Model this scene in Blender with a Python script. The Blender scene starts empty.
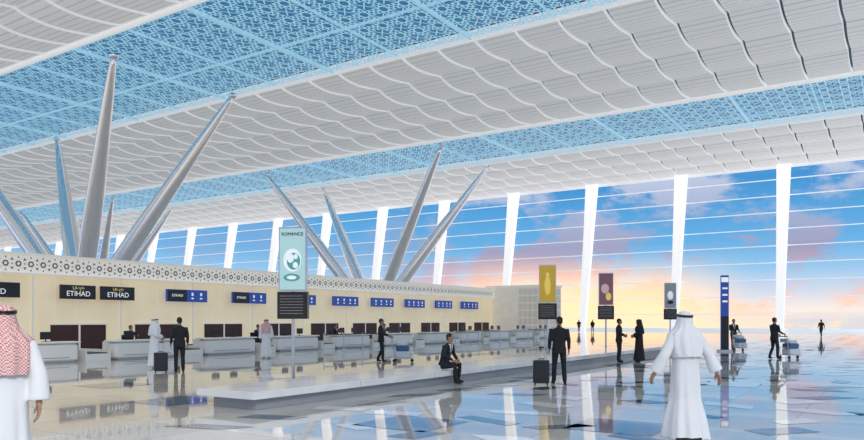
import bpy, math, random
import numpy as np
from mathutils import Vector, Matrix
random.seed(7)
scene = bpy.context.scene
try:
    scene.view_settings.view_transform = 'Standard'
except Exception: pass

# ---------------------------------------------------------------- materials
def mat(name, col, rough=0.5, metal=0.0, emis=None, es=0.0, spec=0.5):
    m = bpy.data.materials.new(name); m.use_nodes = True
    b = m.node_tree.nodes['Principled BSDF']
    b.inputs['Base Color'].default_value = (*col, 1)
    b.inputs['Roughness'].default_value = rough
    b.inputs['Metallic'].default_value = metal
    b.inputs['Specular IOR Level'].default_value = spec
    if emis:
        b.inputs['Emission Color'].default_value = (*emis, 1)
        b.inputs['Emission Strength'].default_value = es
    return m
def noise_col(m, c1, c2, scale=5, detail=3, lo=0.35, hi=0.65, emis=0):
    nt = m.node_tree; b = nt.nodes['Principled BSDF']
    tc = nt.nodes.new('ShaderNodeTexCoord'); n = nt.nodes.new('ShaderNodeTexNoise')
    n.inputs['Scale'].default_value = scale; n.inputs['Detail'].default_value = detail
    r = nt.nodes.new('ShaderNodeValToRGB')
    r.color_ramp.elements[0].position = lo; r.color_ramp.elements[0].color = (*c1, 1)
    r.color_ramp.elements[1].position = hi; r.color_ramp.elements[1].color = (*c2, 1)
    nt.links.new(tc.outputs['Object'], n.inputs['Vector'])
    nt.links.new(n.outputs['Fac'], r.inputs['Fac'])
    nt.links.new(r.outputs['Color'], b.inputs['Base Color'])
    if emis: nt.links.new(r.outputs['Color'], b.inputs['Emission Color'])
    return m

M = {}
M['suit'] = mat('suit_cloth', (0.012,0.013,0.018), 0.8)
M['shirt'] = mat('shirt_white', (0.8,0.8,0.82), 0.7)
M['tie'] = mat('tie_red', (0.25,0.03,0.03), 0.5)
M['skin'] = mat('skin', (0.42,0.23,0.15), 0.5)
M['lip'] = mat('lips', (0.35,0.12,0.1), 0.5)
M['hair'] = mat('hair_dark', (0.012,0.009,0.008), 0.6)
M['shoe'] = mat('shoe_black', (0.01,0.01,0.01), 0.25)
M['robe'] = mat('robe_white', (0.80,0.81,0.84), 0.75)
M['abaya'] = mat('abaya_black', (0.01,0.01,0.012), 0.8)
M['eyew'] = mat('eye_white', (0.8,0.8,0.8), 0.3)
M['eyed'] = mat('eye_dark', (0.02,0.01,0.01), 0.2)
M['black'] = mat('black_plastic', (0.012,0.012,0.014), 0.3)
M['screen'] = mat('screen_dark', (0.01,0.01,0.012), 0.15)
M['steel'] = mat('brushed_steel', (0.6,0.6,0.63), 0.28, 1.0)
M['case'] = mat('suitcase_black', (0.02,0.02,0.025), 0.4)
M['caseb'] = mat('suitcase_blue', (0.05,0.12,0.25), 0.4)
M['casew'] = mat('suitcase_pale', (0.6,0.65,0.7), 0.4)
m = mat('headcloth_red_check', (0.7,0.1,0.1), 0.8); nt = m.node_tree
tc = nt.nodes.new('ShaderNodeTexCoord'); ck = nt.nodes.new('ShaderNodeTexChecker')
ck.inputs['Scale'].default_value = 70; ck.inputs['Color1'].default_value = (0.60,0.16,0.14,1); ck.inputs['Color2'].default_value = (0.82,0.70,0.70,1)
nt.links.new(tc.outputs['Object'], ck.inputs['Vector']); nt.links.new(ck.outputs['Color'], nt.nodes['Principled BSDF'].inputs['Base Color'])
M['redcheck'] = m

# ---------------------------------------------------------------- mesh builder
class MB:
    def __init__(s): s.v=[]; s.f=[]; s.m=[]; s.mats=[]
    def mi(s, mt):
        if mt not in s.mats: s.mats.append(mt)
        return s.mats.index(mt)
    def add(s, verts, faces, mt):
        o=len(s.v); s.v += [tuple(p) for p in verts]; k=s.mi(mt)
        for f in faces: s.f.append(tuple(i+o for i in f)); s.m.append(k)
    def box(s, c, d, mt, rz=0.0):
        hx,hy,hz=d[0]/2,d[1]/2,d[2]/2; ca,sa=math.cos(rz),math.sin(rz); vs=[]
        for z in(-hz,hz):
            for x,y in((-hx,-hy),(hx,-hy),(hx,hy),(-hx,hy)):
                vs.append((c[0]+x*ca-y*sa, c[1]+x*sa+y*ca, c[2]+z))
        s.add(vs,[(3,2,1,0),(4,5,6,7),(0,1,5,4),(1,2,6,5),(2,3,7,6),(3,0,4,7)],mt)
    def box2(s, a, b, mt):
        s.box([(a[i]+b[i])/2 for i in range(3)],[abs(b[i]-a[i]) for i in range(3)],mt)
    def rbox(s, c, d, r, mt, seg=4):
        def ring(inset,z):
            pts=[]
            for q,(sx,sy) in enumerate(((1,1),(-1,1),(-1,-1),(1,-1))):
                for k in range(seg+1):
                    a=math.pi/2*(q+k/seg)
                    pts.append((c[0]+sx*(d[0]/2-r-inset)+r*math.cos(a), c[1]+sy*(d[1]/2-r-inset)+r*math.sin(a), z))
            return pts
        e=min(r,d[2]*0.3)*0.5
        s.loft([ring(e,c[2]-d[2]/2),ring(0,c[2]-d[2]/2+e),ring(0,c[2]+d[2]/2-e),ring(e,c[2]+d[2]/2)],mt)
    def loft(s, rings, mt, cap=True, closed=True):
        n=len(rings[0]); vs=[p for r in rings for p in r]; fs=[]
        for i in range(len(rings)-1):
            for j in range(n if closed else n-1):
                k=(j+1)%n
                fs.append((i*n+j,i*n+k,(i+1)*n+k,(i+1)*n+j))
        if cap:
            fs.append(tuple(reversed(range(n)))); fs.append(tuple((len(rings)-1)*n+j for j in range(n)))
        s.add(vs,fs,mt)
    def tube(s, pts, rad, mt, seg=12):
        pts=[Vector(p) for p in pts]; rings=[]
        if not hasattr(rad,'__len__'): rad=[rad]*len(pts)
        ref=None
        for i,p in enumerate(pts):
            t=(pts[min(i+1,len(pts)-1)]-pts[max(i-1,0)]).normalized()
            if ref is None: ref = Vector((1,0,0)) if abs(t.x)<0.8 else Vector((0,1,0))
            a=(ref-t*ref.dot(t)).normalized(); b=t.cross(a); ref=a
            r=rad[i]
            rings.append([tuple(p+a*r*math.cos(2*math.pi*k/seg)+b*r*math.sin(2*math.pi*k/seg)) for k in range(seg)])
        s.loft(rings,mt)
    def ell(s, c, r, mt, nu=16, nv=10):
        rings=[]
        for i in range(nv+1):
            ph=math.pi*(i+0.02)/(nv+0.04)
            rings.append([(c[0]+r[0]*math.sin(ph)*math.cos(2*math.pi*k/nu), c[1]+r[1]*math.sin(ph)*math.sin(2*math.pi*k/nu), c[2]-r[2]*math.cos(ph)) for k in range(nu)])
        s.loft(rings,mt)
    def append(s, other, mtx):
        o=len(s.v)
        s.v += [tuple(mtx@Vector(p)) for p in other.v]
        flip = mtx.determinant()<0
        for f,k in zip(other.f,other.m):
            g=tuple(i+o for i in f)
            s.f.append(tuple(reversed(g)) if flip else g); s.m.append(s.mi(other.mats[k]))
    def mesh(s, name, smooth=True):
        me=bpy.data.meshes.new(name); me.from_pydata(s.v,[],s.f)
        for mt in s.mats: me.materials.append(M[mt] if isinstance(mt,str) else mt)
        me.polygons.foreach_set('material_index', s.m)
        if smooth: me.polygons.foreach_set('use_smooth',[True]*len(s.f))
        me.update(); return me
    def obj(s, name, loc=(0,0,0), rz=0, smooth=False, parent=None, bevel=0):
        me=s.mesh(name,smooth); ob=bpy.data.objects.new(name,me); scene.collection.objects.link(ob)
        ob.location=loc; ob.rotation_euler=(0,0,rz)
        if parent: ob.parent=parent
        if bevel:
            b=ob.modifiers.new('bevel','BEVEL'); b.width=bevel; b.segments=2; b.limit_method='ANGLE'
        return ob

def remesh(mb, voxel, smooth_it=4):
    me=mb.mesh('tmp'); ob=bpy.data.objects.new('tmp',me); scene.collection.objects.link(ob)
    r=ob.modifiers.new('r','REMESH'); r.mode='VOXEL'; r.voxel_size=voxel
    sm=ob.modifiers.new('s','SMOOTH'); sm.factor=0.5; sm.iterations=smooth_it
    dg=bpy.context.evaluated_depsgraph_get(); ev=ob.evaluated_get(dg); m2=ev.to_mesh()
    v=[tuple(x.co) for x in m2.vertices]; f=[tuple(p.vertices) for p in m2.polygons]
    c=[tuple(p.center) for p in m2.polygons]; n=[tuple(p.normal) for p in m2.polygons]
    ev.to_mesh_clear(); bpy.data.objects.remove(ob); bpy.data.meshes.remove(me)
    return v,f,np.array(c),np.array(n)

def remeshed_mb(mb, voxel, fn, it=4):
    v,f,c,n=remesh(mb,voxel,it); out=MB(); out.v=v; out.f=f
    labels=fn(c,n); out.m=[out.mi(l) for l in labels]; return out

# ---------------------------------------------------------------- people
def make_head():
    b=MB()
    b.ell((0,-.012,.028),(.076,.096,.092),'skin',20,14)
    b.ell((0,.026,-.042),(.057,.064,.074),'skin',18,12)
    b.tube([(0,.080,.020),(0,.100,-.006),(0,.106,-.022)],[.008,.011,.016],'skin',10)
    b.tube([(-.05,.078,.030),(0,.088,.034),(.05,.078,.030)],[.008,.010,.008],'skin',8)
    b.ell((0,.083,-.056),(.024,.014,.012),'skin',10,8)
    for sx in(-1,1): b.ell((sx*.078,-.008,-.008),(.011,.020,.032),'skin',10,8)
    b.tube([(0,-.01,-.05),(0,-.02,-.15)],[.058,.06],'skin',14)
    def fn(c,n):
        return ['lip' if (p[1]>.078 and abs(p[0])<.022 and -.062<p[2]<-.050) else 'skin' for p in c]
    h=remeshed_mb(b,.007,fn,3)
    for sx in(-1,1):
        h.ell((sx*.029,.077,.012),(.014,.010,.008),'eyew',10,6)
        h.ell((sx*.029,.084,.012),(.006,.005,.006),'eyed',8,6)
        h.tube([(sx*.044,.080,.030),(sx*.028,.088,.034),(sx*.014,.087,.031)],.004,'hair',6)
    return h
HEAD=make_head()
HAIR=MB(); HAIR.ell((0,-.022,.038),(.083,.098,.092),'hair',22,14)
HAIR.ell((0,-.05,-.01),(.074,.062,.07),'hair',18,10)
def make_hand():
    b=MB()
    b.ell((0,.0,-.048),(.017,.041,.052),'skin',14,10)
    b.tube([(0,0,.02),(0,0,-.02)],[.027,.028],'skin',12)
    for y,l in((-.031,.054),(-.011,.070),(.010,.077),(.030,.068)):
        b.tube([(0,y*.8,-.075),(-.004,y,-.096),(-.014,y,-.096-l*.45),(-.034,y,-.096-l*.85),(-.046,y*.98,-.096-l*.98)],[.010,.010,.009,.008,.006],'skin',8)
    b.tube([(-.002,.028,-.025),(-.012,.050,-.050),(-.022,.058,-.078),(-.028,.056,-.095)],[.014,.012,.010,.007],'skin',8)
    return remeshed_mb(b,.0055,lambda c,n:['skin']*len(c),2)
HAND=make_hand()

BASE=dict(hip=(.09,0,.92),knee=(.105,.02,.50),ank=(.11,-.02,.09),toe=(.14,.15,.035),sh=(.185,0,1.43),elb=(.245,-.04,1.15),wr=(.255,.03,.90))
def person(name, loc, heading, outfit='suit', pose=None, scale=1.0, voxel=.02, cloth=None, suit='suit', tie=True, headturn=0, lean=(0,0), pel=(0,0,0), wind=0, flare=1.0):
    P={}
    for k,v in BASE.items():
        P[k+'R']=Vector(v); P[k+'L']=Vector((-v[0],v[1],v[2]))
    if pose:
        for k,v in pose.items(): P[k]=Vector(v)
    pel=Vector(pel); seated = pel.z<-.2
    def sp(z):
        t=max(0,(z-.92)/.55)
        return Vector((pel.x+lean[0]*t, pel.y+lean[1]*t, pel.z))
    b=MB(); segs=[]
    def tb(pts,rad,mt,seg=14):
        b.tube(pts,rad,mt,seg)
        for i in range(len(pts)-1): segs.append((np.array(pts[i]),np.array(pts[i+1]),rad[i],rad[i+1],mt))
    for S in('R','L'):
        for k in('sh','elb','wr'):
            if not (pose and k+S in pose): P[k+S]=P[k+S]+sp({'sh':1.43,'elb':1.2,'wr':1.0}[k])
    def ring(z,rx,ry,fold=0,nf=9,ph=0,n=56):
        o=sp(z); pts=[]
        for k in range(n):
            a=2*math.pi*k/n; q=1+fold*math.sin(nf*a+ph)+fold*.6*math.sin((nf*2-1)*a+ph*2)
            ca,sa=math.cos(a),math.sin(a)
            e=.85
            pts.append((o.x+rx*q*math.copysign(abs(ca)**e,ca), o.y+ry*q*math.copysign(abs(sa)**e,sa), z+o.z))
        return pts
    main={'suit':suit,'robe':'robe','abaya':'abaya'}[outfit]
    if outfit=='suit':
        rs=[(.80,.180,.135),(.90,.182,.130),(1.05,.160,.112),(1.18,.172,.118),(1.30,.190,.125),(1.39,.195,.112),(1.44,.160,.090),(1.475,.085,.070)]
        if seated: rs=rs[1:]
        b.loft([ring(*r) for r in rs],main)
        for S in('R','L'):
            h=P['hip'+S]; k=P['knee'+S]; a=P['ank'+S]; t=P['toe'+S]
            tb([h,h.lerp(k,.5),k,k.lerp(a,.4),a],[.098,.086,.066,.064,.058],main)
            tb([a+Vector((0,-.035,-.05)),(a+t)/2+Vector((0,0,-.015)),t],[.042,.044,.034],'shoe')
    else:
        w=wind; F=flare
        rs=[(.07,.25*F,.24*F,.07,7,w),(.30,.225*F,.21*F,.06,7,w+.2),(.60,.20,.175,.05,7,w+.3),(.90,.190,.155,.03,7,w+.4),(1.08,.178,.140,.015,7,w),(1.22,.180,.135),(1.32,.190,.130),(1.39,.190,.112),(1.44,.158,.090),(1.475,.085,.070)]
        b.loft([ring(*r) for r in rs],main)
        for S in('R','L'):
            a=P['ank'+S]; t=P['toe'+S]
            tb([a+Vector((0,-.035,-.05)),(a+t)/2+Vector((0,0,-.015)),t],[.040,.042,.032],'shoe')
    segs.append((np.array(sp(.9)+Vector((0,0,.9))),np.array(sp(1.4)+Vector((0,0,1.40))),.15,.15,main))
    if outfit!='suit': segs.append((np.array((0,0,.15)),np.array((0,0,.9)),.2,.15,main))
    ar=[.070,.062,.052,.046,.038] if outfit=='suit' else [.075,.072,.072,.085,.092]
    for S in('R','L'):
        s_,e,w_=P['sh'+S],P['elb'+S],P['wr'+S]
        d=(w_-e).normalized()
        tb([s_,s_.lerp(e,.5),e,e.lerp(w_,.5),w_-d*.01],ar,main,12)
    nb=sp(1.47)+Vector((0,0,1.46)); hc=nb+Vector((lean[0]*.08,.025+lean[1]*.12,.175))
    tb([nb-Vector((0,0,.03)),hc-Vector((0,.02,.07))],[.060,.054],'skin' if outfit!='abaya' else 'abaya')
    def fn(c,n):
        best=np.full(len(c),9.); lab=np.zeros(len(c),int)
        for i,(p,q,r0,r1,mt) in enumerate(segs):
            d=q-p; t=np.clip(((c-p)@d)/max(1e-9,d@d),0,1)
            dist=np.linalg.norm(c-(p+t[:,None]*d),axis=1)-(r0+(r1-r0)*t)
            mk=dist<best; best[mk]=dist[mk]; lab[mk]=i
        out=[segs[i][4] for i in lab]
        for i in range(len(out)):
            if outfit!='suit' and out[i]=='shoe' and c[i][2]>.11: out[i]=main
            if out[i]=='skin' and c[i][2]<nb.z-.0: out[i]=main if outfit!='suit' else 'shirt'
        if outfit=='suit':
            for i,(p,nn) in enumerate(zip(c,n)):
                zz=p[2]-pel.z; o=sp(zz); x=p[0]-o.x; y=p[1]-o.y
                if y>.03 and 1.16<zz<1.50 and abs(x)<.012+(zz-1.16)*.24 and nn[1]>.1 and out[i]!='shoe':
                    if zz<1.47: out[i]='tie' if (tie and abs(x)<.020) else 'shirt'
                elif out[i]=='skin' and zz<1.485: out[i]='shirt'
        return out
    body=remeshed_mb(b,voxel,fn,3)
    hm=Matrix.Translation(hc)@Matrix.Rotation(headturn,4,'Z')@Matrix.Rotation(-lean[1]*.3,4,'X')
    body.append(HEAD,hm)
    if outfit=='suit': body.append(HAIR,hm)
    for S in('R','L'):
        d=(P['wr'+S]-P['elb'+S]).normalized()
        q=Vector((0,0,-1)).rotation_difference(d)
        mm=Matrix.Translation(P['wr'+S]+d*.012)@q.to_matrix().to_4x4()@(Matrix.Scale(-1,4,(1,0,0)) if S=='L' else Matrix.Identity(4))
        body.append(HAND,mm)
    if cloth:
        c=MB(); rows=[]; nA=40
        prof=[(.135,.02,.02,180),(.128,.055,.060,180),(.105,.082,.098,180),(.070,.094,.112,180),(.045,.097,.114,150),(.0,.104,.116,128),(-.05,.118,.124,122),(-.10,.150,.140,122),(-.145,.200,.158,128),(-.18,.235,.170,135),(-.24,.248,.185,140),(-.32,.242,.200,135),(-.40,.230,.21,125),(-.47,.215,.215,105)]
        for i,(z,rx,ry,A) in enumerate(prof):
            row=[]
            for k in range(nA+1):
                a=math.radians(-A+2*A*k/nA)
                f=1+ (0.0 if i<5 else .018*min(4,i-4))*math.sin(11*a+wind)
                x=rx*f*math.sin(a); y=-.012-ry*f*math.cos(a)
                back=max(0,math.cos(a))
                zz=z - (0.03*(1-back) if i>9 else 0)
                row.append(hc+Vector((x,y,zz)))
            rows.append([tuple(p) for p in row])
        c.loft(rows,cloth,cap=False,closed=False)
        body.append(c,Matrix.Identity(4))
        if outfit=='robe':
            for dz in(.066,.082):
                pts=[hc+Vector((.098*math.cos(t),-.012+.116*math.sin(t),dz+.012*math.sin(t))) for t in [2*math.pi*k/24 for k in range(25)]]
                body.tube(pts,.009,'black',8)
    ob=body.obj(name,(loc[0],loc[1],loc[2] if len(loc)>2 else 0),heading,smooth=True)
    ob.scale=(scale,)*3
    return ob
R=math.radians
AWAY=R(33); TOW=R(213)
WALK=dict(kneeR=(.10,.14,.51),ankR=(.10,.22,.10),toeR=(.12,.40,.06),kneeL=(-.10,-.02,.50),ankL=(-.10,-.26,.12),toeL=(-.12,-.10,.035),
          elbR=(.25,-.10,1.16),wrR=(.25,-.12,.92),elbL=(-.25,.04,1.16),wrL=(-.24,.18,.96))
PUSH=dict(elbR=(.23,.06,1.16),wrR=(.20,.30,1.06),elbL=(-.23,.06,1.16),wrL=(-.20,.30,1.06),kneeR=(.10,.08,.51),ankR=(.10,.08,.09),toeR=(.12,.25,.035),ankL=(-.10,-.16,.10),toeL=(-.12,.0,.035))
FOLD=dict(elbR=(.25,-.02,1.17),wrR=(.12,.20,1.10),elbL=(-.25,-.02,1.17),wrL=(-.12,.20,1.06))
SIT=dict(hipR=(.09,.0,.46),kneeR=(.14,.43,.50),ankR=(.13,.45,.09),toeR=(.15,.62,.035),hipL=(-.09,.0,.46),kneeL=(-.14,.43,.50),ankL=(-.14,.36,.09),toeL=(-.16,.53,.035),
         elbR=(.27,.16,.78),wrR=(.14,.36,.62),elbL=(-.27,.16,.78),wrL=(-.12,.36,.62))

person('arab_man_in_white_robe',(-22.1,16.0),R(-20),'robe',FOLD,1.0,cloth='robe')
person('businessman_with_suitcase',(-19.7,15.2),R(60),'suit',None,1.02)
person('arab_man_in_white_robe',(-23.6,22.8),R(50),'robe',None,.99,cloth='redcheck')
person('man_pushing_trolley',(-17.6,23.3),R(-60),'suit',PUSH,1.0)
person('seated_businessman',(-10.35,16.5,0.005),R(-88),'suit',SIT,1.0,voxel=.016,lean=(0,.16),pel=(0,0,-.42))
person('businessman_with_suitcase',(-7.6,17.9),R(28),'suit',dict(ankR=(.14,-.02,.09),ankL=(-.14,-.02,.09),kneeL=(-.12,.02,.5),kneeR=(.12,.02,.5),toeR=(.18,.15,.035),toeL=(-.18,.15,.035)),1.02,voxel=.016,headturn=R(25))
person('businessman',(-9.55,28.6),R(-60),'suit',FOLD,1.0)
person('woman_in_black_abaya',(-8.85,29.0),R(110),'abaya',FOLD,.98,cloth='abaya')
person('arab_man_in_white_robe',(-20.0,66.0),R(100),'robe',None,1.0,cloth='robe',voxel=.03)
person('traveller_in_suit',(-37.4,95.0),R(30),'suit',WALK,1.0,voxel=.03)
person('traveller_in_suit',(-35.8,96.0),R(30),'suit',None,1.0,voxel=.03)
person('man_pushing_trolley',(-7.9,43.5),TOW,'suit',PUSH,1.0)
person('man_pushing_trolley',(-4.6,34.5),R(-40),'suit',PUSH,1.03)
person('traveller_in_suit',(-6.6,81.6),AWAY,'suit',WALK,1.0,voxel=.03)
person('walking_arab_man_in_white_robe',(-2.50,10.3),R(50),'robe',dict(WALK,elbR=(.34,-.06,1.17),wrR=(.42,-.10,.95),elbL=(-.33,.0,1.17),wrL=(-.40,.10,.95)),1.03,voxel=.014,cloth='robe',wind=.7,flare=1.2)
person('walking_arab_man_in_white_robe',(-6.80,3.35),R(75),'robe',WALK,1.04,voxel=.014,cloth='redcheck',wind=.2,flare=1.15)

# ---------------------------------------------------------------- luggage
def suitcase(name, loc, rz, mt='case', w=.42, d=.26, h=.60, handle=True):
    b=MB(); b.rbox((0,0,.05+h/2),(w,d,h),.05,mt)
    for x in(-.6,-.2,.2,.6): b.box((x*w/2,0,.05+h/2),(.015,d+.012,h*.86),mt)
    for sx in(-1,1):
        for sy in(-1,1): b.tube([(sx*(w/2-.05)-.012,sy*(d/2-.05),.03),(sx*(w/2-.05)+.012,sy*(d/2-.05),.03)],.03,'black',12)
    if handle:
        b.tube([(-.09,-.08,h),(-.09,-.08,h+.36),(-.07,-.08,h+.385),(.07,-.08,h+.385),(.09,-.08,h+.36),(.09,-.08,h)],.011,'steel',8)
        b.tube([(-.07,-.08,h+.385),(.07,-.08,h+.385)],.017,'black',8)
    b.tube([(-.07,0,h+.04),(-.06,0,h+.085),(.06,0,h+.085),(.07,0,h+.04)],.012,'black',8)
    return b.obj(name,(loc[0],loc[1],0),rz,smooth=False)
suitcase('rolling_suitcase',(-7.87,17.35),R(28))
suitcase('rolling_suitcase',(-20.05,14.75),R(60))
def trolley(name, loc, rz, load=True):
    b=MB()
    for sx in(-.26,.26):
        b.tube([(sx,-.40,.98),(sx,-.42,.90),(sx,-.30,.22),(sx,-.26,.17),(sx*.8,.45,.15)],.016,'steel',8)
        b.tube([(sx-.02,-.30,.07),(sx+.02,-.30,.07)],.07,'black',14)
        b.tube([(sx,-.30,.07),(sx,-.29,.20)],.014,'steel',8)
    b.tube([(-.26,-.40,.98),(.26,-.40,.98)],.022,'black',10)
    b.tube([(-.26,-.33,.50),(.26,-.33,.50)],.014,'steel',8)
    b.tube([(-.02,.40,.07),(.02,.40,.07)],.07,'black',14); b.tube([(0,.40,.07),(0,.38,.16)],.015,'steel',8)
    for y in(-.2,0,.2,.4): b.tube([(-.25,y,.16),(.25,y,.16)],.012,'steel',8)
    b.rbox((0,-.30,.80),(.46,.12,.16),.03,'casew')
    if load:
        b.rbox((0,.06,.31),(.50,.60,.26),.05,'casew'); b.rbox((0,.02,.56),(.46,.52,.22),.05,'caseb')
        b.rbox((.02,.0,.74),(.36,.40,.14),.04,'casew')
        b.tube([(-.07,.33,.31),(-.06,.38,.31),(.06,.38,.31),(.07,.33,.31)],.012,'black',8)
    return b.obj(name,(loc[0],loc[1],0),rz)
def fwd(a,d): return (-math.sin(a)*d, math.cos(a)*d)
for (x,y),a,l in (((-17.6,23.3),R(-60),True),((-7.9,43.5),TOW,True),((-4.6,34.5),R(-40),True)):
    dx,dy=fwd(a,.86); trolley('luggage_trolley',(x+dx,y+dy),a,l)

# ---------------------------------------------------------------- floor
fl=mat('polished_terrazzo',(0.55,0.53,0.5),0.07,spec=0.65); nt=fl.node_tree; B=nt.nodes['Principled BSDF']
tc=nt.nodes.new('ShaderNodeTexCoord')
br=nt.nodes.new('ShaderNodeTexBrick'); br.offset=0.0
br.inputs['Scale'].default_value=1.0; br.inputs['Brick Width'].default_value=1.5; br.inputs['Row Height'].default_value=1.5
br.inputs['Mortar Size'].default_value=.012; br.inputs['Color1'].default_value=(.70,.65,.59,1); br.inputs['Color2'].default_value=(.55,.51,.465,1); br.inputs['Mortar'].default_value=(.40,.38,.36,1)
ns=nt.nodes.new('ShaderNodeTexNoise'); ns.inputs['Scale'].default_value=.25; ns.inputs['Detail'].default_value=4
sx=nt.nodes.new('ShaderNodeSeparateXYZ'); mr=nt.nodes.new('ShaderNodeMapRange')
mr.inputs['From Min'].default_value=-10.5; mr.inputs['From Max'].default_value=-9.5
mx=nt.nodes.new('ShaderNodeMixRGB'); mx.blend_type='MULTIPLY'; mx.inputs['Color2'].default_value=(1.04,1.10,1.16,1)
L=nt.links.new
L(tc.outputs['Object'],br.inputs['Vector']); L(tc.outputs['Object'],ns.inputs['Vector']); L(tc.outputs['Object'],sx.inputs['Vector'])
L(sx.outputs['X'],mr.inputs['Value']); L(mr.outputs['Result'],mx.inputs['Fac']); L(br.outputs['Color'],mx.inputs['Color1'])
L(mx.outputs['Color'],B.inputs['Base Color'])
cr=nt.nodes.new('ShaderNodeMapRange'); cr.inputs['To Min'].default_value=.01; cr.inputs['To Max'].default_value=.06
L(ns.outputs['Fac'],cr.inputs['Value']); L(cr.outputs['Result'],B.inputs['Roughness'])
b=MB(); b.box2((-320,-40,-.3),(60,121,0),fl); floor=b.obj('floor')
M['ink1']=mat('inlay_slate',(.06,.09,.15),.04,spec=.5); M['ink2']=mat('inlay_grey',(.20,.24,.31),.04,spec=.5); M['ink3']=mat('inlay_white',(.88,.90,.93),.04,spec=.5)
b=MB()
for i in range(0,34):
    for j in range(2,78):
        x=-9+i*1.5; y=j*1.5
        if random.random()<.75:
            a=random.choice([0.25,-0.35,0.9,1.45]); l=random.uniform(.35,.65); w=random.uniform(.16,.30); sk=random.uniform(-.2,.2)
            cx=x+random.uniform(-.25,.25); cy=y+random.uniform(-.25,.25)
            ca,sa=math.cos(a),math.sin(a)
            pts=[(-l-sk,-w),(l-sk,-w),(l+sk,w),(-l+sk,w)]
            b.add([(cx+p*ca-q*sa,cy+p*sa+q*ca,.004) for p,q in pts],[(0,1,2,3)],random.choice(['ink1','ink2','ink2','ink3','ink1','ink3']))
for i in range(16):
    for j in range(40):
        if random.random()<.13:
            x=-26.25+i*1.5; y=.75+j*1.5
            if -12.5<x<-9: continue
            b.add([(x-.7,y-.7,.004),(x+.7,y-.7,.004),(x+.7,y+.7,.004),(x-.7,y+.7,.004)],[(0,1,2,3)],random.choice(['ink2','ink2','ink3']))
b.obj('floor_inlay_tiles',parent=floor)

# ---------------------------------------------------------------- ceiling
H=26.0; X0,X1=-312.0,38.6; DX=3.9
cw=mat('ceiling_panel_white',(.82,.83,.83),.6,emis=(.93,.95,.97),es=.17)  # panels are no lamps; emission added as interior fill light
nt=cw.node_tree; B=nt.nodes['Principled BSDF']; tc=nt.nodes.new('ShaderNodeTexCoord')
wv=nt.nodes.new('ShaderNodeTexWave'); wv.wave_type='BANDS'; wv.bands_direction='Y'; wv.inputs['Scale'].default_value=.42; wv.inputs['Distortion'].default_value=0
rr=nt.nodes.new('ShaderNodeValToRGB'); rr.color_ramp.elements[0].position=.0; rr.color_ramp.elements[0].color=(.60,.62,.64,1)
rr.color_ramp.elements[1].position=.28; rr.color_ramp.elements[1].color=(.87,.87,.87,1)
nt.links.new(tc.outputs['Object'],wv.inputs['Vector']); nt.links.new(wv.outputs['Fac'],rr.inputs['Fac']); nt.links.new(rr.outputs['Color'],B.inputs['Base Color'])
M['cw']=cw; M['cfin']=mat('ceiling_fin_white',(.88,.89,.90),.4,emis=(.95,.97,1),es=.34)  # fin brightness put in as emission, no lamps in them
M['cgap']=mat('ceiling_gap_shadow',(.06,.09,.12),.8,emis=(.15,.25,.35),es=.15)
b=MB()
def white_band(y0,y1,rows,xa=X0,sag=.50):
    rw=(y1-y0)/rows; nx=int(round((X1-xa)/DX)); ns_=12
    for r in range(rows):
        ya=y0+r*rw; yb=y0+(r+1)*rw-.03
        prof=[(ya+(yb-ya)*k/ns_, H+.40-sag*math.sin(math.pi*(k/ns_)**.75)) for k in range(ns_+1)]
        for i in range(nx):
            xs=xa+i*DX+.16; xe=xa+(i+1)*DX-.06
            vs=[]
            for (y,z) in prof: vs+= [(xs,y,z),(xe,y,z)]
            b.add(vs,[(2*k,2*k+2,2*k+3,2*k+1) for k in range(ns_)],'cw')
            xf=xe
            if xf>-170:
                vs=[]
                for (y,z) in prof: vs+=[(xf-.05,y,z+.02),(xf-.05,y,z-.12),(xf,y,z-.12),(xf,y,z+.25)]
                fs=[]
                for k in range(ns_):
                    o=4*k
                    fs+=[(o,o+4,o+5,o+1),(o+1,o+5,o+6,o+2),(o+2,o+6,o+7,o+3)]
                b.add(vs,fs,'cfin')
    b.box2((xa,y0,H+1.1),(X1,y1,H+1.3),'cgap')
    for y in(y0,y1): b.box2((xa,y-.12,H+.0),(X1,y+.12,H+.9),'cfin')
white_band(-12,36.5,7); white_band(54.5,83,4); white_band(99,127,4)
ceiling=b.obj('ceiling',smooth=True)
M['lbar']=mat('lattice_bar',(.34,.55,.66),.4,emis=(.34,.68,.86),es=.50)  # opaque bars and ribs glow by added emission, helping fill the hall
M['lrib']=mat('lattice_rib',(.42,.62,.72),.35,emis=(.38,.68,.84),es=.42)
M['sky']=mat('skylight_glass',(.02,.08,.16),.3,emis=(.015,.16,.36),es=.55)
def bar(b,p,q,w,z,mt):
    d=Vector((q[0]-p[0],q[1]-p[1])).normalized()*w/2; n=(-d.y,d.x)
    b.add([(p[0]+n[0],p[1]+n[1],z),(q[0]+n[0],q[1]+n[1],z),(q[0]-n[0],q[1]-n[1],z),(p[0]-n[0],p[1]-n[1],z)],[(0,1,2,3)],mt)
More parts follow.
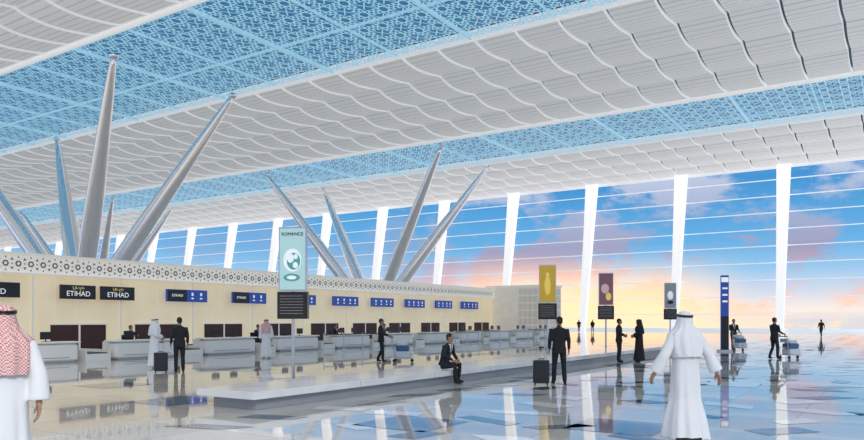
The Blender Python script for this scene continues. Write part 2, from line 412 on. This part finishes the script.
def lattice(y0,y1,ncell):
    b=MB(); T=(y1-y0)/ncell; TX=DX/2
    nx=int((X1-X0)/TX)
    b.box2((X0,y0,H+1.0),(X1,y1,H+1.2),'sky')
    segs=[]
    for k in range(8):
        a=math.pi/8+k*math.pi/4; a2=a+3*math.pi/4
        segs.append(((.49*math.cos(a),.49*math.sin(a)),(.49*math.cos(a2),.49*math.sin(a2))))
    for k in range(4):
        a=k*math.pi/2
        for da in(-.42,.42):
            segs.append(((.40*math.cos(a+da),.40*math.sin(a+da)),(.5*math.cos(a),.5*math.sin(a))))
        c=(.5*math.copysign(1,math.cos(a+.785)),.5*math.copysign(1,math.sin(a+.785)))
        segs.append(((c[0]*.55,c[1]*.55),c))
    for i in range(nx):
        cx=X0+(i+.5)*TX
        if cx<-230: continue
        for j in range(ncell):
            cy=y0+(j+.5)*T
            for n_,(p,q) in enumerate(segs):
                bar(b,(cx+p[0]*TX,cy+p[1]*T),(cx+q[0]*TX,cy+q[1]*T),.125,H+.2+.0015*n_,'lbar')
    for j in range(0,ncell+1,4):
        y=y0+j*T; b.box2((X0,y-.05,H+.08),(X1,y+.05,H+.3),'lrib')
    i=0
    while X0+i*DX<X1:
        if i%2==0:
            x=X0+i*DX; w=.04 if i%4 else .10
            b.box2((x-w,y0,H+.08 if i%4 else H+.0),(x+w,y1,H+.3),'lrib')
        i+=1
    return b.obj('skylight_lattice')
lattice(36.8,54.2,7); lattice(83.3,98.7,6)

# ---------------------------------------------------------------- window wall
M['col']=mat('column_white',(.92,.92,.92),.4,emis=(1,.97,.96),es=.55)  # columns and mullions carry no lamps; emission stands in for light on them
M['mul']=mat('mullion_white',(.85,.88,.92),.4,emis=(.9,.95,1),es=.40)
gl=bpy.data.materials.new('window_glass'); gl.use_nodes=True; nt=gl.node_tree; nt.nodes.clear()
o=nt.nodes.new('ShaderNodeOutputMaterial'); t=nt.nodes.new('ShaderNodeBsdfTransparent'); t.inputs['Color'].default_value=(.96,.98,1,1)
g=nt.nodes.new('ShaderNodeBsdfGlossy'); g.inputs['Roughness'].default_value=.02; mxs=nt.nodes.new('ShaderNodeMixShader'); mxs.inputs['Fac'].default_value=.03
nt.links.new(t.outputs[0],mxs.inputs[1]); nt.links.new(g.outputs[0],mxs.inputs[2]); nt.links.new(mxs.outputs[0],o.inputs['Surface'])
YB,YT,ZT=120.0,125.0,26.4
def wy(z): return YB+(YT-YB)*z/ZT
b=MB(); x=-15.2-15.6*19
cols=[]
while x<45: cols.append(x); x+=15.6
for x in cols:
    rings=[]
    for z,w,dp in((0,.95,.9),(8,1.25,1.0),(18,1.6,1.2),(ZT+.3,1.95,1.4)):
        y=wy(z)
        rings.append([(x-w/2,y-dp,z),(x+w/2,y-dp,z),(x+w/2,y-.1,z),(x-w/2,y-.1,z)])
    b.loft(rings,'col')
win=bpy.data.objects.new('window_1',None); scene.collection.objects.link(win)
b.obj('window_fin_columns',parent=win)
b=MB(); z=2.6
while z<26:
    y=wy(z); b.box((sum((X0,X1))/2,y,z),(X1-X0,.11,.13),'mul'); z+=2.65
b.box2((X0,119.7,0),(X1,120.3,.4),'mul')
b.obj('window_mullions',parent=win)
b=MB(); b.add([(X0,YB+.1,0),(X1,YB+.1,0),(X1,YT+.1,ZT),(X0,YT+.1,ZT)],[(0,1,2,3)],gl); b.obj('window_glass',parent=win)

# ---------------------------------------------------------------- steel tree columns
M['colsteel']=mat('column_steel',(.95,.92,.94),.16,.92)
def tree(x,y,hx,hy):
    b=MB(); b.tube([(x,y,0),(x,y,2.5),(x,y,4.2)],[1.5,1.5,1.3],'colsteel',24)
    for sx in(-1,1):
        for sy in(-1,1):
            a=Vector((x+sx*.9,y+sy*.5,3.2)); t=Vector((x+sx*hx,y+sy*hy,H+.2))
            pts=[a.lerp(t,q) for q in(0,.12,.35,.6,.85,.97,1)]
            b.tube(pts,[.70,.92,.98,.80,.52,.33,.25],'colsteel',24)
            b.ell(tuple(t),(.5,.5,.35),'colsteel',12,6)
    return b.obj('steel_tree_column',smooth=True)
tree(-78.4,47,17.3,7.1); tree(-72,93.4,17.4,7.1); tree(-150,93.4,17.4,7.1); tree(-150,47,17.3,7.1)

# ---------------------------------------------------------------- check-in wall
M['cream']=noise_col(mat('wall_cream_lit',(.80,.68,.46),.5,emis=(1.0,.82,.52),es=.32),(.76,.65,.46),(.84,.74,.54),.6,2)  # warm wall lighting put into the material as emission, band and trim too
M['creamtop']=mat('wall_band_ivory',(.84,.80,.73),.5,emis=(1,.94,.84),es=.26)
M['hole']=mat('pierced_recess',(.22,.18,.14),.8)
M['maroon']=mat('counter_back_maroon',(.08,.025,.022),.5)
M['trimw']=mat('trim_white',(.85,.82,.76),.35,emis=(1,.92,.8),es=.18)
XW=-36.0; WY0,WY1=-12.0,67.0
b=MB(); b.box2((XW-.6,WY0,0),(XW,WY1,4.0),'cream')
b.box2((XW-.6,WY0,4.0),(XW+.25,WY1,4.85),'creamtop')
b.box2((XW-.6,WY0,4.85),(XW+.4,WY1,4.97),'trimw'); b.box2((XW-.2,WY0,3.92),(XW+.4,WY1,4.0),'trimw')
def hexa(cy,cz,r,xx,mt,n=6,ph=0):
    b.add([(xx,cy+r*math.cos(ph+2*math.pi*k/n),cz+r*math.sin(ph+2*math.pi*k/n)) for k in range(n)],[tuple(range(n))],mt)
y=WY0+.3; i=0
while y<WY1-.3:
    xx=XW+.256
    if i%2==0:
        hexa(y,4.43,.16,xx,'hole',6); hexa(y,4.43,.08,xx+.004,'creamtop',6)
        hexa(y,4.74,.05,xx,'hole',4); hexa(y,4.12,.05,xx,'hole',4)
    else:
        hexa(y,4.64,.09,xx,'hole',3,math.pi/2); hexa(y,4.22,.09,xx,'hole',3,-math.pi/2); hexa(y,4.43,.045,xx,'hole',4)
    y+=.30; i+=1
y=14.3-4.8*5
while y<WY1-4:
    b.box2((XW,y-.06,0),(XW+.05,y+.06,3.95),'trimw')
    for q in(1.2,2.4,3.6): b.box2((XW,y+q-.015,1.85),(XW+.02,y+q+.015,3.9),'trimw')
    b.box2((XW,y+.9,0),(XW+.06,y+3.9,1.45),'maroon'); b.box2((XW,y+.8,1.45),(XW+.10,y+4.0,1.53),'trimw')
    b.box2((XW+.06,y+2.35,0),(XW+.08,y+2.45,1.45),'trimw')
    y+=4.8
b.obj('wall_check_in')
M['sgk']=mat('sign_black',(.01,.012,.016),.3); M['sgb']=mat('sign_blue',(.02,.05,.28),.3,emis=(.02,.10,.5),es=.3)
M['txt']=mat('sign_text_white',(.9,.9,.9),.5,emis=(1,1,1),es=.4); M['txg']=mat('sign_text_gold',(.8,.65,.3),.5,emis=(.9,.7,.3),es=.5)
def text(s,size,loc,rot,mt,parent):
    c=bpy.data.curves.new('lettering','FONT'); c.body=s; c.size=size; c.align_x='CENTER'; c.align_y='CENTER'; c.extrude=.005
    o=bpy.data.objects.new('lettering',c); scene.collection.objects.link(o); c.materials.append(M[mt]); o.location=loc; o.rotation_euler=rot
    if parent: o.parent=parent
    return o
def sign(y0,y1,kind):
    b=MB(); w=y1-y0; k='sgk' if kind=='k' else 'sgb'
    b.box((0,0,0),(.12,w,.72),k)
    for yy in(-w*.35,w*.35): b.tube([(-.06,yy,.0),(-.28,yy,.0)],.03,'steel',8)
    if kind=='m':
        b.box((.063,-w*.25,0),(.01,w*.46,.68),'sgk')
    if kind!='k':
        for yy in((.12,.34) if kind=='m' else (-.32,-.08,.16,.36)):
            b.box((.066,yy*w,.10),(.01,.13,.18),'txt'); b.box((.066,yy*w,-.15),(.01,.17,.08),'txt')
    o=b.obj('check_in_sign',(XW+.34,(y0+y1)/2,3.14))
    rot=(math.pi/2,0,math.pi/2)
    if kind=='k':
        text('ETIHAD',.37,(.07,0,-.09),rot,'txt',o); text('الاتحاد',.18,(.07,0,.22),rot,'txg',o)
    if kind=='m': text('ETIHAD',.22,(.075,-w*.25,0),rot,'txt',o)
for s in((15.7,18.3,'k'),(20.3,22.2,'k'),(22.5,24.5,'k'),(26.6,29.5,'m'),(31.5,34.4,'m'),(36.4,39.3,'m'),(41.2,44.2,'b'),(45.9,48.9,'b'),(50.6,53.6,'b'),(55.4,58.3,'b'),(60.0,63.3,'b')): sign(*s)

# stone block at the end of the check-in wall
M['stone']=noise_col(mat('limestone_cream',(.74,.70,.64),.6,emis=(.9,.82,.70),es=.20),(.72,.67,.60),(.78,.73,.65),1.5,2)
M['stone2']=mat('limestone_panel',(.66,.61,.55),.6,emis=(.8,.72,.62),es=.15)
b=MB(); b.box2((-36.6,67.05,0),(-29.6,70.2,5.1),'stone')
b.box2((-36.7,66.9,5.1),(-29.5,70.3,5.28),'trimw')
for i in range(6):
    for j in range(6):
        b.box2((-32.9+i*.55,66.98,.5+j*.76),(-32.9+i*.55+.42,67.1,.5+j*.76+.6),'stone2')
for i in range(3):
    for j in range(6):
        b.box2((-29.68,67.5+i*.85,.5+j*.76),(-29.56,67.5+i*.85+.65,.5+j*.76+.6),'stone2')
b.obj('wall_stone_block')

# check-in desks
M['dw']=mat('desk_white',(.88,.86,.82),.25); M['dg']=mat('desk_grey',(.35,.36,.38),.35); M['belt']=mat('belt_rubber',(.05,.05,.055),.6)
def desk(y):
    b=MB()
    b.rbox((0,1.65,.40),(.62,3.2,.72),.16,'dw'); b.box2((-.25,.2,0),(.25,3.1,.08),'dg')
    b.rbox((-.05,1.65,.80),(.86,3.4,.07),.18,'dw')
    b.box2((.312,.45,.18),(.318,2.85,.21),'dg')
    b.box2((-.95,.25,0),(-.28,.33,.76),'dw'); b.box2((-.95,2.97,0),(-.28,3.05,.76),'dw')
    for yy in(.95,2.1):
        b.tube([(-.12,yy,.83),(-.12,yy,.98)],.025,'black',8); b.box((-.10,yy,1.08),(.04,.46,.30),'black'); b.box((-.12,yy,.842),(.2,.25,.015),'black')
    b.box2((-1.9,3.5,0),(.35,4.6,.30),'dw'); b.box2((-5.6,3.6,.30),(.28,4.5,.34),'belt')
    b.box2((-5.6,3.5,0),(-1.9,4.6,.3),'steel')
    for yy in(3.5,4.55): b.box2((-1.9,yy,.30),(.35,yy+.05,.46),'dw')
    return b.obj('check_in_desk',(-28.3,y,0),bevel=.01)
y=13.5-4.8
while y<64: desk(y); y+=4.8
def chair(x,y):
    b=MB(); b.rbox((0,0,.42),(.46,.44,.07),.08,'black'); b.tube([(0,0,.08),(0,0,.40)],.03,'steel',8)
    for k in range(5):
        a=k*2*math.pi/5; b.tube([(0,0,.09),(.28*math.cos(a),.28*math.sin(a),.06)],.02,'black',6); b.ell((.28*math.cos(a),.28*math.sin(a),.03),(.03,.03,.03),'black',8,6)
    b.rbox((-.26,0,.78),(.06,.44,.46),.03,'black'); b.tube([(-.1,0,.42),(-.27,0,.46),(-.27,0,.62)],.02,'steel',8)
    return b.obj('office_chair',(x,y,0))
SIT2=dict(SIT); SIT2.update(elbR=(.25,.12,.84),wrR=(.16,.36,.86),elbL=(-.25,.12,.84),wrL=(-.16,.36,.86))
for y in(20.4,28.3,34.9,40.0):
    chair(-30.05,y); person('check_in_agent',(-30.0,y,.10),R(-90),'suit',SIT2,1.0,pel=(0,0,-.40),lean=(0,.05))

def barrier(y0,n,x):
    b=MB()
    for k in range(n):
        yy=k*1.7; b.tube([(0,yy,0),(0,yy,.03)],.16,'steel',16); b.tube([(0,yy,.03),(0,yy,.95)],.03,'steel',10); b.tube([(0,yy,.95),(0,yy,1.0)],.045,'black',10)
        if k<n-1: b.box2((-.008,yy,.86),(.008,yy+1.7,.92),'black')
    return b.obj('queue_barrier',(x,y0,0))
barrier(30.0,4,-26.6); barrier(44.0,5,-26.6); barrier(56,4,-26.6)

# long low bench
M['bench']=noise_col(mat('bench_stone',(.8,.8,.8),.10),(.72,.72,.72),(.82,.82,.82),1.2,4)
M['benchd']=mat('bench_plinth',(.34,.36,.39),.3)
b=MB(); b.box2((-11.6,9.35,.22),(-10.0,40.5,.36),'bench'); b.box2((-11.4,9.6,0),(-10.2,40.2,.22),'benchd')
y=12.5
while y<40: b.box2((-11.61,y-.006,.219),(-9.995,y+.006,.3605),'benchd'); y+=3
b.obj('long_stone_bench',bevel=.012)

# ---------------------------------------------------------------- totems
P1=mat('poster_mint',(.50,.74,.72),.3,emis=(.55,.8,.78),es=.22)
P2=mat('poster_gold',(.60,.38,.03),.3,emis=(.8,.5,.05),es=.2)
P3=mat('poster_rose',(.22,.10,.13),.3,emis=(.5,.2,.25),es=.1)
P4=mat('poster_silver',(.30,.31,.33),.3,emis=(.5,.5,.5),es=.1)
M['glassw']=mat('poster_print_white',(.9,.95,.95),.4,emis=(.9,1,1),es=.3); M['glasst']=mat('poster_print_teal',(.10,.38,.38),.4,emis=(.1,.4,.4),es=.2)
M['gold']=mat('poster_print_gold',(.9,.65,.15),.4,emis=(.9,.6,.1),es=.3); M['rose']=mat('poster_print_rose',(.75,.5,.5),.4,emis=(.7,.45,.45),es=.2)
def totem(x,y,p,kind):
    b=MB(); b.tube([(0,0,0),(0,0,.04)],.22,'steel',20); b.tube([(0,0,.04),(0,0,2.6)],.045,'steel',12)
    b.box((0,0,3.28),(.74,.10,1.66),'steel')
    for s in(-1,1): b.box((0,s*.055,3.28),(.68,.01,1.58),p)
    def disc(cx,cz,rx,rz,mt,off=0):
        n=20; vs=[(cx+rx*math.cos(2*math.pi*k/n),-.062-off,cz+rz*math.sin(2*math.pi*k/n)) for k in range(n)]
        b.add(vs,[tuple(range(n))],mt)
    if kind==1:
        disc(0,3.25,.24,.30,'glassw'); disc(.03,3.22,.18,.22,'glasst',.002); disc(-.05,3.30,.09,.12,'glassw',.004); disc(.08,3.12,.07,.08,'glassw',.004); disc(.09,3.34,.05,.07,'glassw',.004)
        disc(-.02,2.80,.22,.10,'glasst'); disc(-.02,2.80,.13,.05,'glassw',.002)
    elif kind==2: disc(0,3.2,.13,.42,'gold'); disc(0,3.68,.08,.10,'gold',.002)
    elif kind==3: disc(-.05,3.3,.20,.25,'rose'); disc(.12,2.9,.14,.2,'gold')
    else: disc(0,3.3,.18,.28,'glassw'); disc(0,2.85,.2,.12,'black')
    b.box((0,0,2.08),(.80,.16,.70),'black')
    for s in(-1,1):
        b.box((0,s*.083,2.08),(.72,.008,.62),'screen')
        for k in range(7): b.box((-.02,s*.088,2.32-k*.075),(.62,.004,.012),'dg')
    o=b.obj('advertising_totem',(x,y,0),R(26))
    if kind==1: text('ROMANCE',.12,(0,-.068,3.92),(math.pi/2,0,0),'black',o)
totem(-13.2,13.7,P1,1); totem(-12.9,29.1,P2,2); totem(-12.6,35.7,P3,3); totem(-12.5,47.6,P4,4)
b=MB(); b.box((0,0,2.05),(.40,.14,4.1),'sgb'); b.box((0,-.075,3.86),(.36,.01,.26),'txt'); b.box((0,-.075,1.0),(.40,.01,1.8),'sgk')
for k in range(3): b.box((0,-.078,3.40-k*.35),(.26,.01,.09),'txt')
b.box((0,0,.05),(.7,.5,.1),'steel')
b.obj('wayfinding_totem',(-7.9,41.0,0),R(25))

# ---------------------------------------------------------------- world sky
w=bpy.data.worlds.new('sky'); scene.world=w; w.use_nodes=True; nt=w.node_tree; nt.nodes.clear(); L=nt.links.new
out=nt.nodes.new('ShaderNodeOutputWorld'); bg=nt.nodes.new('ShaderNodeBackground'); L(bg.outputs[0],out.inputs[0])
tc=nt.nodes.new('ShaderNodeTexCoord'); sp_=nt.nodes.new('ShaderNodeSeparateXYZ'); L(tc.outputs['Generated'],sp_.inputs[0])
r=nt.nodes.new('ShaderNodeValToRGB'); L(sp_.outputs['Z'],r.inputs['Fac'])
els=r.color_ramp.elements
els[0].position=0; els[0].color=(.74,.70,.72,1)
els[1].position=1; els[1].color=(.85,.92,1.0,1)
for p,c in((.012,(.98,.84,.74)),(.035,(.66,.70,.80)),(.065,(.32,.56,.80)),(.10,(.13,.42,.74)),(.18,(.045,.28,.62)),(.4,(.75,.85,1.0))):
    e=els.new(p); e.color=(*c,1)
def dotnode(v,a,bb,tomax):
    dp=nt.nodes.new('ShaderNodeVectorMath'); dp.operation='DOT_PRODUCT'; L(tc.outputs['Generated'],dp.inputs[0]); dp.inputs[1].default_value=Vector(v).normalized()
    gm=nt.nodes.new('ShaderNodeMapRange'); gm.interpolation_type='SMOOTHSTEP'; gm.inputs['From Min'].default_value=a; gm.inputs['From Max'].default_value=bb; gm.inputs['To Max'].default_value=tomax; L(dp.outputs['Value'],gm.inputs['Value'])
    return gm
def mul(a,b_):
    k=nt.nodes.new('ShaderNodeMath'); k.operation='MULTIPLY'; L(a,k.inputs[0]); L(b_,k.inputs[1]); return k.outputs[0]
mp=nt.nodes.new('ShaderNodeMapping'); mp.inputs['Scale'].default_value=(1,1,2.0); L(tc.outputs['Generated'],mp.inputs['Vector'])
mp.inputs['Location'].default_value=(.9,.35,.1)
n=nt.nodes.new('ShaderNodeTexNoise'); n.inputs['Scale'].default_value=8.5; n.inputs['Detail'].default_value=9; n.inputs['Roughness'].default_value=.60; L(mp.outputs[0],n.inputs['Vector'])
mask=nt.nodes.new('ShaderNodeMapRange'); mask.interpolation_type='SMOOTHSTEP'; mask.inputs['From Min'].default_value=.46; mask.inputs['From Max'].default_value=.57; mask.inputs['To Max'].default_value=.95
L(n.outputs['Fac'],mask.inputs['Value'])
az=dotnode((-.218,.976,0),.89,.965,1.0); az.inputs['To Min'].default_value=.25
cc=nt.nodes.new('ShaderNodeValToRGB'); L(sp_.outputs['Z'],cc.inputs['Fac']); ce=cc.color_ramp.elements
ce[0].position=0; ce[0].color=(1,.80,.62,1); ce[1].position=1; ce[1].color=(.95,.97,1,1)
for p,c in((.025,(1.1,.60,.40)),(.055,(.72,.42,.46)),(.09,(.36,.33,.48)),(.14,(.38,.44,.62)),(.3,(.9,.93,1))):
    e=ce.new(p); e.color=(*c,1)
mix=nt.nodes.new('ShaderNodeMixRGB'); L(mul(mask.outputs[0],az.outputs[0]),mix.inputs['Fac']); L(r.outputs[0],mix.inputs['Color1']); L(cc.outputs[0],mix.inputs['Color2'])
gm=dotnode((-.36,.93,.03),.975,1.0,.9)
hz=nt.nodes.new('ShaderNodeMapRange'); hz.interpolation_type='SMOOTHSTEP'; hz.inputs['From Min'].default_value=.015; hz.inputs['From Max'].default_value=.10; hz.inputs['To Min'].default_value=1; hz.inputs['To Max'].default_value=0; L(sp_.outputs['Z'],hz.inputs['Value'])
mg=nt.nodes.new('ShaderNodeMixRGB'); L(mul(gm.outputs[0],hz.outputs[0]),mg.inputs['Fac']); L(mix.outputs[0],mg.inputs['Color1']); mg.inputs['Color2'].default_value=(1.4,.90,.50,1)
L(mg.outputs[0],bg.inputs['Color']); bg.inputs['Strength'].default_value=1.1

sd=bpy.data.lights.new('fill_sun','SUN'); sd.energy=1.7; sd.angle=R(14); sd.color=(1,.96,.90)  # added fill lamp from behind right; sunset glow is ahead in the sky
so=bpy.data.objects.new('fill_sun',sd); scene.collection.objects.link(so)
so.rotation_euler=Vector((-.75,.45,-.48)).to_track_quat('-Z','Y').to_euler()

# ---------------------------------------------------------------- camera
cd=bpy.data.cameras.new('camera'); cam=bpy.data.objects.new('camera',cd); scene.collection.objects.link(cam)
cam.location=(0,0,1.7); cam.rotation_euler=(math.pi/2,0,R(33.02)); cd.lens=30; cd.sensor_width=36; cd.shift_y=100/864; cd.clip_end=2000; cd.clip_start=.05
scene.camera=cam
